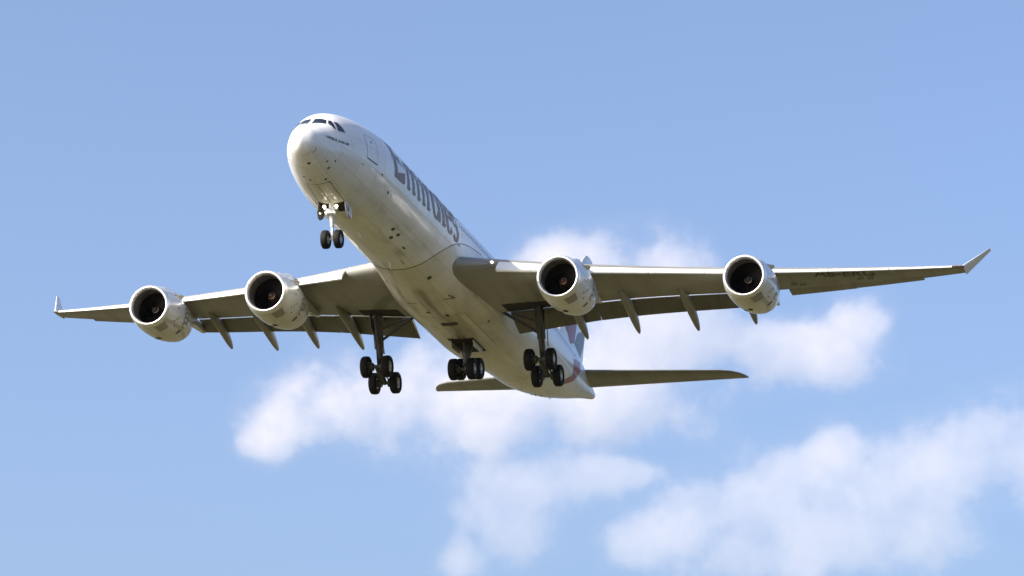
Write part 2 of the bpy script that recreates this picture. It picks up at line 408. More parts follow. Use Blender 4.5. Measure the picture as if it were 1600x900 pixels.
# --- engines
def engine(y, x0, z0):
    c = np.array([x0, y, z0]); ax = np.array([1, .0, .03])
    prof = [(5.2, 1.19), (4.6, 1.33), (4.0, 1.44), (3.2, 1.53), (2.4, 1.565), (1.6, 1.55), (1.0, 1.50), (.55, 1.43), (.30, 1.385)]
    mb = MB(); mb.lathe(prof, c, ax, 64)
    mb.lathe([(5.2, 1.19), (5.19, 1.15), (4.2, 1.12)], c, ax, 64)
    e = mb.obj('engine', nac_m, air, 45)
    mb = MB(); mb.lathe([(.305, 1.386), (.16, 1.345), (.06, 1.30), (.012, 1.255), (0, 1.22), (.018, 1.185), (.07, 1.15), (.17, 1.12), (.30, 1.105)], c, ax, 64)
    mb.obj('inlet_lip', lip_m, e, 60)
    mb = MB(); mb.lathe([(.30, 1.105), (.7, 1.11), (1.3, 1.16), (1.75, 1.20), (1.95, 1.2)], c, ax, 64); mb.obj('inlet_duct', throat_m, e, 60)
    # fan: 26 twisted blades in front of a dark disc
    mb = MB()
    for k in range(26):
        a = 2 * math.pi * k / 26; rs = []
        for q in np.linspace(0, 1, 6):
            r = .34 + (1.185 - .34) * q; tw = R(28 + 34 * q); w = .15 + .03 * q
            rad = np.array([0, math.cos(a), math.sin(a)]); tg = np.array([0, -math.sin(a), math.cos(a)])
            d = np.array([math.cos(tw), 0, 0]) + tg * math.sin(tw)
            nn = np.array([-math.sin(tw), 0, 0]) + tg * math.cos(tw)
            pc = c + ax * 1.55 + rad * r
            rs.append([pc - d * w, pc + nn * .012, pc + d * w, pc - nn * .012])
        mb.loft(rs)
    mb.lathe([(1.8, .02), (1.8, 1.2)], c, ax, 48); mb.obj('fan', fan_m, e, 30)
    mb = MB(); mb.lathe([(.98, .002), (1.0, .035), (1.08, .10), (1.2, .17), (1.34, .24), (1.5, .29), (1.7, .31)], c, ax, 40)
    sp = mb.obj('spinner', spin_mats[0 if abs(y) > 15 else 1], e, 60, shift=True)
    # core cowl, nozzle and plug
    mb = MB(); mb.lathe([(4.2, .95), (5.2, .86), (6.0, .68), (6.5, .55), (6.48, .5), (6.0, .48)], c, ax, 40)
    mb.lathe([(5.9, .3), (6.5, .25), (7.1, .05)], c, ax, 24); mb.obj('exhaust_nozzle', exh, e, 50)
    # pylon
    mb = MB(); rings = []
    top_y = y
    xl = xle(y)
    for x, zt, zb, hw in ((x0 + 1.25, z0 + 1.50, z0 + 1.3, .05), (x0 + 2.0, z0 + 1.80, z0 + 1.3, .2), (x0 + 3.2, z0 + 2.05, z0 + 1.2, .27), (x0 + 4.4, zw(y) + .28, z0 + 1.1, .29), (xl + .5, zw(y) + .30, z0 + 1.0, .29), (xl + 1.4, zw(y) + .05, z0 + .75, .29), (xl + 3.6, zw(y) - .25, z0 + 1.0, .24), (xl + 5.6, zw(y) - .45, zw(y) - .8, .1)):
        rings.append([(x, y - hw, zb), (x, y - hw, (zb + zt) / 2), (x, y - hw * .8, zt - .1), (x, y - hw * .3, zt), (x, y + hw * .3, zt), (x, y + hw * .8, zt - .1), (x, y + hw, (zb + zt) / 2), (x, y + hw, zb)])
    mb.loft(rings); mb.obj('pylon', nac_m, e, 50)
    # strakes
    for sg in (-1, 1):
        th = sg * R(48); d = np.array([0, math.sin(th), math.cos(th)]); tn = np.array([0, math.cos(th), -math.sin(th)])
        mb = MB(); mb.prism([(1.3, 1.53), (2.9, 1.54), (2.9, 1.80), (2.5, 1.84), (1.9, 1.66)], .03, lambda u, v, w_: c + ax * u + d * v + tn * w_)
        mb.obj('strake', nac_m, e, 30)
    rp = interp([p[0] for p in prof][::-1], [p[1] for p in prof][::-1])
    def nm(u, v, off=.012):      # v: angle in degrees from the keel towards port(-y)
        a = R(v); r = rp(u) + off
        return c + ax * u + np.array([0, -math.sin(a), -math.cos(a)]) * r
    def N(name, polys, m, off=.012): return decal(name, polys, lambda u, v: nm(u, v, off), m, e, .2, 5)
    N('access_panel', [[(.42, 14), (.42, 46), (1.25, 40), (1.25, 16)]], patch_m)
    N('placard', [[(2.75, 36), (3.0, 36), (3.0, 50), (2.75, 50)]], letter_d)
    for q in ([(2.3, -8), (2.75, -8), (2.75, 2), (2.3, 2)], [(3.0, -24), (3.35, -24), (3.35, -15), (3.0, -15)]): N('vent_slot', [q], dark)
    dots = []
    for u, v in ((1.45, 92), (1.55, 66), (1.8, 72), (1.3, 58), (2.1, 108), (1.7, 48)):
        dots.append([(u, v), (u + .1, v), (u + .1, v + 4), (u, v + 4)])
    for q in dots: N('latch_mark', [q], line_m)
    # script on the fan cowl: flowing calligraphic strokes
    def stroke(pts, w):
        out = []
        P = [np.array(p, float) for p in pts]
        L_, R_ = [], []
        for i, p in enumerate(P):
            d = P[min(i + 1, len(P) - 1)] - P[max(i - 1, 0)]; d = d * np.array([1, 1 / 36.]); d /= np.linalg.norm(d) + 1e-9
            nn = np.array([-d[1], d[0]]); ww = w * (.35 + .65 * math.sin(math.pi * (i + .6) / (len(P) + .2)))
            L_.append(p + nn * ww * np.array([1, 36])); R_.append(p - nn * ww * np.array([1, 36]))
        for i in range(len(P) - 1): out.append([tuple(L_[i]), tuple(L_[i + 1]), tuple(R_[i + 1]), tuple(R_[i])])
        return out
    S = []
    def arc(u, v, ru, rv, a0, a1, k=9): return [(u + ru * math.cos(R(a)), v + rv * math.sin(R(a))) for a in np.linspace(a0, a1, k)]
    S += stroke(arc(3.1, 64, .34, 6, 30, 300, 11), .04) + stroke(arc(3.05, 78, .30, 6, -150, 120, 11), .04)
    S += stroke(arc(3.15, 91, .32, 6, 30, 300, 11), .04) + stroke([(2.72, 58), (2.70, 70), (2.74, 84), (2.70, 98)], .035)
    S += stroke([(3.45, 70), (3.5, 80), (3.44, 92), (3.5, 103)], .035) + stroke(arc(3.05, 103, .26, 4, -100, 170, 9), .035)
    N('cowl_script', S, mat('script_grey', (.14, .13, .125), .4, .1, .3), .014)
    return e
def spiral(name, base, col):
    m = bpy.data.materials.new(name); m.use_nodes = True; t = m.node_tree; b = t.nodes['Principled BSDF']
    return m, t, b
spin_mats = []
for nm_, basec in (('spinner_dark', (.02, .014, .013)), ('spinner_brown', (.06, .026, .013))):
    spin_mats.append(mat(nm_, basec, .35, 0, .6, .2, 5))
def add_swirl(e, c, ax):
    """white painted swirl on the spinner cone"""
    rp = interp([.98, 1.0, 1.08, 1.2, 1.34, 1.5, 1.7], [.002, .035, .10, .17, .24, .29, .31])
    polys = []
    n_ = 40
    for i in range(n_):
        def at(q, wd):
            return 1.015 + .36 * q + wd * (.35 + q), 90 + 560 * q
        q0, q1 = i / n_, (i + 1) / n_
        polys.append([at(q0, 0), at(q1, 0), at(q1, .05), at(q0, .05)])
    decal('spinner_swirl', polys, lambda u, v: c + ax * u + np.array([0, -math.sin(R(v)), -math.cos(R(v))]) * (rp(u) + .006), mat('swirl_white', (.45, .41, .36), .4, 0, .2), e, .5, 60)
for y in (9.32, 19.41):
    for s in (1, -1):
        x0, z0 = ((22.30, -2.99) if y < 15 else (28.93, -1.54))
        e = engine(s * y, x0, z0); add_swirl(e, np.array([x0, s * y, z0]), np.array([1, 0, .03]))

# --- tailplane
def tail_surface(s):
    def zz(y): return 1.3 + .105 * y
    mb = MB(); rings = []
    for y in (.1, .8, 2, 4, 6, 8, 10, 10.7, 11.1, 11.35, 11.5):
        le = 59.4 + y * .55; te = 64.25 + y * .315
        if y > 10: le += {10.7: .25, 11.1: .7, 11.35: 1.2, 11.5: 1.75}.get(y, 0)
        c = te - le; ts = [1, .85, .7, .5, .35, .2, .1, .04, .01, 0]
        rings.append([(le + t * c, s * y, zz(y) + .10 * c * foil(t) * .95 + .004) for t in ts] + [(le + t * c, s * y, zz(y) - .10 * c * foil(t) - .002) for t in ts[::-1][1:]])
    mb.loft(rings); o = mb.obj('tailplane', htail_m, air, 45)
    # elevator hinge line and leading edge skin
    def lo(x, y):
        le = 59.4 + y * .55; c = 64.25 + y * .315 - le; t = min(max((x - le) / c, 0), 1)
        return np.array([x, s * y, zz(y) - .10 * c * foil(t) - .010])
    pl = []
    for a, b in zip(np.linspace(1.2, 9.8, 9)[:-1], np.linspace(1.2, 9.8, 9)[1:]):
        f = lambda y, k: (59.4 + y * .55) * (1 - k) + (64.25 + y * .315) * k
        pl.append([(f(a, .705), a), (f(b, .705), b), (f(b, .72), b), (f(a, .72), a)])
    decal('elevator', pl, lo, line_m, o, 1.5, 1.5)
    return o
for s in (1, -1): tail_surface(s)

# --- fin
def fin_edges(z):
    q = (z - 2.4) / (11.45 - 2.4); return 56.4 + 8.5 * q, 64.7 + 2.6 * q
def fin_y(x, z):
    le, te = fin_edges(z); c = te - le; t = min(max((x - le) / c, 0), 1); return .105 * c * foil(t) + .004
mb = MB(); rings = []
for z in (1.9, 2.6, 3.5, 5, 6.5, 8, 9.5, 10.8, 11.2, 11.42):
    le, te = fin_edges(z)
    if z > 11: le += (z - 11) * 1.2
    c = te - le; ts = [1, .85, .7, .5, .35, .2, .1, .04, .01, 0]
    rings.append([(le + t * c, .105 * c * foil(t) + .004, z) for t in ts] + [(le + t * c, -.105 * c * foil(t) - .004, z) for t in ts[::-1][1:]])
mb.loft(rings); fin = mb.obj('tail_fin', tail_m, air, 45)

# ------------------------------------------------------------------ landing gear
def wheel_mesh(rad, wid, name):
    mb = MB(); h = wid / 2
    mb.mi = 0
    mb.lathe([(-h * .55, rad * .52), (-h * .8, rad * .60), (-h, rad * .76), (-h * .96, rad * .87), (-h * .78, rad * .96), (-h * .5, rad * .992), (-h * .3, rad), (-h * .28, rad * .985), (-h * .24, rad * .985), (-h * .22, rad), (h * .22, rad), (h * .24, rad * .985), (h * .28, rad * .985), (h * .3, rad), (h * .5, rad * .992), (h * .78, rad * .96), (h * .96, rad * .87), (h, rad * .76), (h * .8, rad * .60), (h * .55, rad * .52)], (0, 0, 0), (0, 1, 0), 40)
    mb.mi = 1
    for sg in (-1, 1):
        mb.lathe([(sg * h * .55, rad * .52), (sg * h * .75, rad * .50), (sg * h * .55, rad * .44), (sg * h * .35, rad * .36), (sg * h * .45, rad * .2), (sg * h * .75, rad * .17), (sg * h * .8, .01)], (0, 0, 0), (0, 1, 0), 40)
        for k in range(8):
            a = k * math.pi / 4
            mb.lathe([(sg * h * .3, rad * .045), (sg * h * .52, rad * .045), (sg * h * .53, .002)], (rad * .3 * math.cos(a), 0, rad * .3 * math.sin(a)), (0, 1, 0), 8)
    return mesh_obj(name, mb.V, mb.F, None, air, 40, [tyre_m, rim_m], mb.I, shift=False)
main_wheel = wheel_mesh(.70, .52, 'wheel'); nose_wheel = wheel_mesh(.545, .40, 'wheel')
used = set()
def put_wheel(src, parent, loc):
    if src.name not in used:
        used.add(src.name); src.parent = parent; src.location = Vector(np.array(loc) - BASE); return src
    return copy_part(src, parent, loc)

def main_gear(s):
    y = s * 5.39; cx, cz = 34.37, -5.35; top = np.array([33.05, s * 5.3, -1.75])
    mb = MB()
    ctr = np.array([cx, y, cz])
    mb.tube([top + (0, 0, .4), top, top * .45 + ctr * .55 + (0, 0, .1)], [.34, .30, .27], 16)
    for dx in (-.26, .30): mb.tube([top + (dx * 1.6, s * .1, 0), top * .5 + ctr * .5 + (dx, 0, 0)], [.12, .1], 10)
    mb.tube([top * .52 + ctr * .48, top * .1 + ctr * .9], [.215, .19], 14)
    mb.tube([ctr + (-.35, 0, 1.2), ctr + (-.62, 0, .8), ctr + (-.3, 0, .35)], [.07, .08, .07], 8)      # torque link
    mb.tube([top * .55 + ctr * .45, np.array([33.2, s * 2.7, -1.75])], [.09, .11], 10)              # side stay
    mb.tube([top * .75 + ctr * .25, np.array([33.5, s * 3.4, -1.9])], [.07, .07], 8)
    for k in range(3):
        mb.tube([top + (-.28 + .1 * k, s * (.18 - .1 * k), -.3), top * .4 + ctr * .6 + (-.2 + .08 * k, s * .16, 0), ctr + (-.25 + .25 * k, s * .14, .25)], .028, 6)
    gear = mb.obj('main_landing_gear', gear_d, air, 40)
    mb = MB(); mb.tube([top * .3 + ctr * .7, ctr + (0, 0, .1)], [.145, .145], 16); mb.obj('oleo_piston', chrome, gear)
    tilt = R(17); f = ctr - np.array([math.cos(tilt), 0, -math.sin(tilt)]) * 1.0; r_ = ctr + np.array([math.cos(tilt), 0, -math.sin(tilt)]) * 1.0
    mb = MB(); mb.tube([f, ctr, r_], [.15, .21, .15], 14)
    for p in (f, r_): mb.tube([p + (0, -.62, 0), p + (0, .62, 0)], .10, 12)
    for p in (f, r_):
        for sg in (-1, 1): mb.tube([p + (.0, sg * .3, .16), p * .6 + ctr * .4 + (0, sg * .12, .28)], .05, 8); mb.lathe([(-.14, .26), (.14, .26)], p + (0, sg * .36, 0), (0, 1, 0), 20, True)
    mb.tube([ctr + (-.2, 0, .9), f * .7 + ctr * .3 + (0, 0, .12)], [.07, .07], 8)
    mb.obj('bogie_beam', gear_d, gear)
    for p in (f, r_):
        for sg in (-1, 1): put_wheel(main_wheel, gear, p + (0, sg * .70, 0))
    # leg door, outboard of the strut
    mb = MB(); a_, b_ = np.array([33.0, s * 5.74]), np.array([34.4, s * 5.40])
    poly = [(-.15, -1.75), (1.0, -1.75), (.95, -2.6), (.9, -2.9), (1.0, -3.75), (.15, -3.72), (.12, -2.85), (-.1, -2.5)]
    def dp(u, v, w_):
        p = a_ + (b_ - a_) * u; return np.array([p[0] + .35 * (-1.7 - v) + w_ * .5, p[1] + w_ * s * .8, v])
    mb.prism(poly, .07, dp); mb.obj('gear_door', flap_m, gear, 30)
    # shade of the open bay, painted as a dark patch on the wing skin
    def wl(u, v): 
        p = wing_pt(v, (u - xle(v)) / chord(v), -1); return p + np.array([0, 0, -.02])
    decal('gear_bay_shade', [[(31.0, s * 3.4), (31.4, s * 5.0), (31.9, s * 6.3), (xle(6.3) + CUT * chord(6.3) - .05, s * 6.3), (xle(3.4) + CUT * chord(3.4) - .05, s * 3.4)]], wl, dark, gear, .5, .5)
    return gear
for s in (1, -1): main_gear(s)

def centre_gear():
    ctr = np.array([35.31, 0, -4.95]); mb = MB(); top = np.array([35.1, 0, -3.1])
    mb.tube([top, ctr + (0, 0, .2)], [.25, .2], 14); mb.tube([top + (-.9, 0, .1), ctr + (-.05, 0, .8)], [.1, .1], 8)
    for sg in (-1, 1): mb.tube([top + (.1, sg * .55, 0), ctr + (0, sg * .12, .7)], [.09, .09], 8)
    g = mb.obj('centre_landing_gear', gear_d, air, 40)
    tilt = R(-15); d = np.array([math.cos(tilt), 0, -math.sin(tilt)]) * .78; f, r_ = ctr - d, ctr + d
    mb = MB(); mb.tube([f, ctr, r_], [.13, .18, .13], 12)
    for p in (f, r_):
        mb.tube([p + (0, -.6, 0), p + (0, .6, 0)], .1, 12)
        for sg in (-1, 1): mb.lathe([(-.14, .26), (.14, .26)], p + (0, sg * .3, 0), (0, 1, 0), 20, True)
    mb.obj('bogie_beam', gear_d, g)
    for p in (f, r_):
        for sg in (-1, 1): put_wheel(main_wheel, g, p + (0, sg * .60, 0))
    for sg in (-1, 1):
        mb = MB(); mb.prism([(34.1, -3.35), (36.4, -3.3), (36.2, -3.7), (34.3, -3.75)], .05, lambda u, v, w_: np.array([u, sg * (.72 + w_), v])); mb.obj('gear_door', belly_m, g, 30)
    decal('gear_bay_shade', [[(33.7, -.7), (36.9, -.7), (36.9, .7), (33.7, .7)]], lambda u, v: bellyp(u, math.asin(np.clip(v / 3.3, -1, 1)) ** 1 if v >= 0 else -math.asin(np.clip(-v / 3.3, -1, 1)), .02), dark, g, .4, .2)  # flat dark patch on the belly stands in for the bay's inner shade
    return g
centre_gear()

def nose_gear():
    ax_ = np.array([6.75, 0, -4.78]); top = np.array([6.40, 0, -2.62]); mb = MB()
    mb.tube([top + (0, 0, .4), top + (0, 0, -.35), ax_ + (-.05, 0, .75)], [.16, .15, .125], 16)
    mb.tube([ax_ + (-.03, 0, .8), ax_ + (0, 0, -.02)], [.085, .085], 14)
    mb.tube([ax_ + (0, -.42, 0), ax_ + (0, .42, 0)], .075, 12)
    mb.tube([ax_ + (.08, 0, .75), ax_ + (.38, 0, .45), ax_ + (.06, 0, .08)], [.05, .055, .05], 8)
    mb.tube([top + (0, 0, -.5), np.array([8.3, 0, -2.6])], [.075, .09], 10)
    mb.box(top + (-.12, 0, -.62), (.25, .46, .28)); mb.tube([top + (-.1, -.42, -.48), top + (-.1, .42, -.48)], .05, 8)
    mb.tube([top + (-.1, -.30, -.78), top + (-.1, .30, -.78)], .035, 8)
    g = mb.obj('nose_landing_gear', strut_m, air, 40)
    for sg in (-1, 1): put_wheel(nose_wheel, g, ax_ + (0, sg * .385, 0))
    def lamp(p, r):
        mb = MB(); mb.lathe([(.16, r * .5), (.1, r * .9), (0, r), (-.02, r * .9), (-.03, .001)], p, (1, 0, .2), 20); return mb.obj('landing_lamp', lamp_on, g)
    for sg in (-1, 1):
        lamp(top + (-.25, sg * .36, -.36), .10); lamp(top + (-.3, sg * .25, -.72), .05)
    lamp(top + (-.2, .62, -.74), .04)
    return g
ng = nose_gear()

# ------------------------------------------------------------------ paint, lettering and small fittings
def fm(x, deg, off=.012):
    """deg: bearing round the hull's long axis, 0 at the crown, positive to starboard"""
    d = (deg + 180) % 360 - 180
    if x < .75 or 10.9 < x < 45: return fus(x, R(d), off)
    a, lo, hi = abs(d), 0.0, math.pi
    for _ in range(32):
        m = (lo + hi) / 2; p = fus(x, m)
        if math.degrees(math.atan2(p[1], p[2])) < a: lo = m
        else: hi = m
    return fus(x, math.copysign(lo, d), off)
def fdecal(name, polys, m, parent=fuselage, off=.012, du=.2, dv=6): return decal(name, polys, lambda u, v: fm(u, v, off), m, parent, du, dv)
# cockpit glazing (x, degrees from the crown), both sides
glz = [[(1.64, 10.5), (2.42, 4.5), (2.63, 34.5), (2.32, 48.5)], [(2.46, 48), (2.70, 38), (2.83, 42), (2.66, 71), (2.55, 68)], [(2.90, 46.2), (3.12, 48.6), (3.27, 60), (3.40, 74.5), (2.80, 73.5)]]
for sg in (1, -1):
    for p in glz: fdecal('cockpit_window', [[(x, sg * a) for x, a in p]], glass, off=.014, du=.1, dv=3)
def text_polys(txt, shear=0.0, bold=0.0):
    cu = bpy.data.curves.new('t', 'FONT'); cu.body = txt; cu.size = 1.0; cu.shear = shear; cu.offset = bold; cu.resolution_u = 3
    o = bpy.data.objects.new('t', cu); COL.objects.link(o); bpy.context.view_layer.update()
    me = bpy.data.meshes.new_from_object(o.evaluated_get(bpy.context.evaluated_depsgraph_get()))
    P = [[(me.vertices[i].co.x, me.vertices[i].co.y) for i in f.vertices] for f in me.polygons]
    bpy.data.objects.remove(o); bpy.data.curves.remove(cu); bpy.data.meshes.remove(me)
    xs_ = [p[0] for q in P for p in q]; ys_ = [p[1] for q in P for p in q]; x0, x1, y0, y1 = min(xs_), max(xs_), min(ys_), max(ys_)
    return [[((x - x0) / (x1 - x0), (y - y0) / (y1 - y0)) for x, y in q] for q in P]
decal('type_lettering', text_polys('AIRBUS A340-500', .25, .02), lambda u, v: fm(1.62 + 1.92 * u, -107.6 + 9.0 * u + v * 8.0 * (1.45 / (1.0 + .85 * u)) * .75, .014), letter_d, fuselage, .1, .4)
fdecal('maker_mark', [[(1.46, -108), (1.50, -103), (1.53, -103), (1.50, -108)], [(1.50, -108), (1.60, -108.4), (1.60, -107.4), (1.50, -107)]], letter_d)
# the airline's title: heavy serifed letters, u along the hull, v up the hull in metres from the baseline
def V2D(v): return -95.6 + math.degrees(v / 2.82)
def quad_strip(pts, ws):
    P = [np.array(p, float) for p in pts]; L_, R_ = [], []
    for i, p in enumerate(P):
        d = P[min(i + 1, len(P) - 1)] - P[max(i - 1, 0)]; d /= np.linalg.norm(d); nn = np.array([-d[1], d[0]]); w = ws[i] if hasattr(ws, '__len__') else ws
        L_.append(p + nn * w / 2); R_.append(p - nn * w / 2)
    return [[tuple(L_[i]), tuple(L_[i + 1]), tuple(R_[i + 1]), tuple(R_[i])] for i in range(len(P) - 1)]
def stem(u, h, w=.48, serif=True, lean=0):
    p = [[(u, 0), (u + w, .0), (u + w, h), (u, h)]]
    if serif: p += [[(u - .16, h - .16), (u, h - .3), (u, h), (u - .2, h - .02)], [(u + w, 0), (u + w + .2, .16), (u + w + .1, .26), (u + w, .22)]]
    return p
def elarc(cu_, cv, ru, rv, a0, a1, w0, w1, n=14):
    A = np.linspace(R(a0), R(a1), n); return quad_strip([(cu_ + ru * math.cos(a), cv + rv * math.sin(a)) for a in A], [w0 + (w1 - w0) * abs(math.cos(a)) for a in A])
XH = 1.75
LET = [
 ('E', stem(9.5, 2.7, .56, False) + [[(10.08, 0), (11.1, 0), (11.45, .12), (11.5, .75), (11.22, .72), (11.1, .42), (10.08, .40)], [(10.08, 1.3), (10.8, 1.3), (10.8, 1.6), (10.08, 1.6)], [(10.08, 2.35), (11.3, 2.3), (11.3, 2.7), (10.08, 2.7)], [(9.2, 2.45), (9.42, 2.4), (9.42, 2.7), (9.15, 2.7)]]),
 ('m', stem(11.95, XH) + stem(13.02, XH - .1) + stem(14.08, XH - .1) + elarc(12.85, XH - .42, .45, .36, 20, 170, .22, .3) + elarc(13.92, XH - .42, .45, .36, 20, 170, .22, .3)),
 ('i', stem(15.14, XH) + [[(15.2, 2.15), (15.6, 2.15), (15.6, 2.55), (15.2, 2.55)]]),
 ('r', stem(16.12, XH) + elarc(16.95, XH - .5, .4, .42, 60, 165, .3, .2) + [[(16.95, XH - .42), (17.25, XH - .42), (17.2, XH), (16.95, XH)]]),
 ('a', elarc(18.05, .85, .58, .78, 100, 330, .18, .52, 18) + stem(18.52, XH, .54, False) + elarc(18.1, XH - .35, .5, .34, 30, 160, .2, .3)),
 ('t', stem(19.4, 2.3, .54, False) + [[(19.1, XH - .2), (19.4, XH - .2), (19.4, XH + .02), (19.1, XH + .02)], [(19.94, XH - .2), (20.25, XH - .2), (20.25, XH + .02), (19.94, XH + .02)]] + [[(19.94, 0), (20.15, .12), (20.2, .3), (19.94, .24)]]),
 ('e', elarc(21.05, .9, .6, .86, 5, 320, .18, .54, 24) + [[(20.7, .86), (21.6, .86), (21.6, 1.04), (20.7, 1.04)]]),
 ('s', elarc(22.4, 1.28, .42, .46, 30, 260, .22, .42, 14) + elarc(22.4, .44, .45, .48, -150, 80, .22, .46, 14)),
]
for k, (ch, polys) in enumerate(LET):
    fdecal('title_letter', [[(u, V2D(v)) for u, v in p] for p in polys], letter, off=.013 + .0004 * k, du=.3, dv=7)
# cabin windows on the port side
xw = 9.47; k = 0
while xw < 55:
    if not (23.0 < xw < 23.9 or 41.3 < xw < 42.6):
        h = math.degrees(.20 / 2.82); c0 = -69.3 if xw < 45 else -69.3 - (xw - 45) * .15
        rim = [(.135, 0), (.135, .55), (.09, .9), (0, 1), (-.09, .9), (-.135, .55), (-.135, 0), (-.135, -.55), (-.09, -.9), (0, -1), (.09, -.9), (.135, -.55)]
        fdecal('cabin_window', [[(xw + a, c0 + b * h) for a, b in rim]], glass, off=.011, du=.5, dv=20)
    xw += .533; k += 1
def outline(name, x0, x1, a0, a1, m, w=.035, parent=fuselage, bottom=None):
    """a hairline frame: door or hatch joint"""
    d = math.degrees(w / 2.6); b = math.degrees((bottom or w) / 2.6)
    P = [[(x0, a0), (x1, a0), (x1, a0 + b), (x0, a0 + b)], [(x0, a1 - d), (x1, a1 - d), (x1, a1), (x0, a1)], [(x0, a0 + b), (x0 + w, a0 + b), (x0 + w, a1 - d), (x0, a1 - d)], [(x1 - w, a0 + b), (x1, a0 + b), (x1, a1 - d), (x1 - w, a1 - d)]]
    return fdecal(name, P, m, parent)
door_line = mat('door_joint', (.33, .32, .31), .5, 0, .3, .1, 3)
for x0, x1 in ((5.57, 6.95), (22.95, 23.95), (41.4, 42.5), (54.4, 55.3)):
    dr = fdecal('cabin_door', [[(x0, -99), (x1, -99), (x1, -62), (x0, -62)]], MATS['white_paint'], off=.006)
    o = outline('door_joint', x0, x1, -99, -62, door_line, .03, dr); 
    o2 = fdecal('door_sill', [[(x0, -99.6), (x1, -99.6), (x1, -98.2), (x0, -98.2)]], line_m, dr, .016)
    o3 = fdecal('door_window', [[(x0 + .62, -73), (x0 + .76, -73), (x0 + .76, -69), (x0 + .62, -69)]], glass, dr, .016)
# ports, drains and probes on the nose and lower hull
def oval(cx_, ca, rx, ra, n=12): return [(cx_ + rx * math.cos(t), ca + ra * math.sin(t)) for t in np.linspace(0, 2 * math.pi, n, endpoint=False)]
for x, a, rx, ra in ((.78, -151.6, .05, 5), (1.37, -173.9, .09, 3), (2.55, -152, .07, 2.5), (2.04, -147, .05, 2.5), (2.84, 166, .06, 2), (3.3, -165, .09, 2), (2.64, -136.7, .06, 2), (3.72, -163, .05, 1.5), (3.1, 174, .09, 1.6),
                     (13.26, -145, .22, 2.6), (14.39, -145.5, .22, 2.4), (14.16, -154, .24, 2.6), (7.75, -105.8, .12, 1.2), (16.5, -152, .3, 1.2), (9.34, -118, .1, 2.2), (5.2, -112, .1, .8), (18.6, -167, .5, .5), (19.2, 175, .1, 1)):
    fdecal('drain_port', [oval(x, a, rx, ra)], line_m, off=.010, du=.1, dv=3)
for x, a in ((1.5, -165), (1.5, 150), (3.0, -118)):
    p = fm(x, a, 0); q = fm(x, a, .07); mb = MB(); mb.tube([p, q, q + (-.2, 0, 0)], [.02, .018, .012], 8); mb.obj('pitot_probe', strut_m, fuselage)
for x, a, h in ((17.9, 180, .42), (11.6, 180, .3), (48.5, 180, .22), (50.6, 182, .16), (16.0, 0, .4), (30.5, 0, .45)):
    p = fm(x, a, -.02); n_ = fm(x, a, 1) - fm(x, a, 0); mb = MB()
    mb.prism([(0, 0), (.5, 0), (.62, h), (.38, h)], .04, lambda u, v, w_: p + np.array([u, w_ - .02, 0]) + n_ * v); mb.obj('blade_antenna', white, fuselage, 30)
for x, a in ((52.6, 178), (53.4, 184), (56.2, 180)):
    p = fm(x, a, 0); mb = MB(); mb.tube([p, p + (.12, 0, -.08)], [.04, .025], 8); mb.obj('drain_mast', line_m, fuselage)
# nose wheel bay's shade as a flat dark patch, closed forward doors, two hanging doors
fdecal('nose_bay_shade', [[(6.45, 163.5), (7.75, 163.5), (7.75, 196.5), (6.45, 196.5)]], dark, off=.008)
jl = mat('nose_door_joint', (.20, .19, .165), .6, 0, .2, .1, 3)
for p in ([(3.62, 167), (3.66, 167), (3.66, 197), (3.62, 197)], [(3.66, 164.0), (6.45, 163.5), (6.45, 164.2), (3.66, 164.9)], [(3.66, 197.0), (6.45, 196), (6.45, 196.8), (3.66, 197.9)], [(3.66, 179.7), (6.45, 179.7), (6.45, 180.3), (3.66, 180.3)], [(6.38, 164), (6.45, 164), (6.45, 196), (6.38, 196)], [(3.62, 195.5), (4.0, 199.4), (4.06, 199.2), (3.68, 195.0)]):
    fdecal('nose_door_joint', [p], jl, off=.011, du=.3, dv=4)
for sg in (1, -1):
    z0 = -2.62; mb = MB()
    def dfr(u, v, w_): return np.array([u, sg * (.78 + .10 * v) + sg * w_, z0 - v])
    mb.prism([(6.35, -.02), (7.75, -.04), (7.6, .62), (7.1, .88), (6.75, .86), (6.40, .55)], .04, dfr)
    nd_ = mb.obj('nose_gear_door', white if sg < 0 else flap_m, ng, 30)
    if sg < 0:
        decal('door_tip', [[(6.72, .66), (7.3, .66), (7.12, .87), (6.76, .85)]], lambda u, v: dfr(u, v, .046), red, nd_, .3, .3)
        decal('door_stencil', [[(6.6, .15), (6.68, .15), (6.68, .5), (6.6, .5)], [(6.68, .42), (7.0, .42), (7.0, .5), (6.68, .5)], [(6.95, .15), (7.05, .15), (7.05, .42), (6.95, .42)], [(6.68, .15), (6.95, .3), (6.95, .38), (6.68, .23)]], lambda u, v: dfr(u, v, .046), letter_d, nd_, .3, .3)
# belly fittings
def bd(name, poly, m, off=.014): return decal(name, [poly], lambda u, v: bellyp(u, math.asin(np.clip(v / 3.12, -1, 1)), off), m, belly, .4, .2)
for p in ([(22.1, -1.45), (22.45, -1.45), (22.5, -1.15), (22.1, -1.2)], [(25.95, 1.1), (26.02, 1.1), (25.78, .45), (25.71, .45)], [(25.6, -1.05), (25.68, -1.05), (26.2, -1.66), (26.12, -1.7)], [(26.2, -1.66), (26.12, -1.7), (25.4, -1.5), (25.44, -1.44)],
          [(29.95, .15), (30.6, .15), (30.6, -.62), (29.95, -.62)], [(32.2, -2.2), (32.4, -2.2), (32.4, -2.05), (32.2, -2.05)], [(23.2, 1.95), (23.5, 1.95), (23.5, 1.8), (23.2, 1.8)], [(27.4, .3), (27.6, .3), (27.6, .1), (27.4, .1)], [(28.2, -.4), (28.5, -.4), (28.5, -.6), (28.2, -.6)]):
    bd('belly_vent', p, line_m)
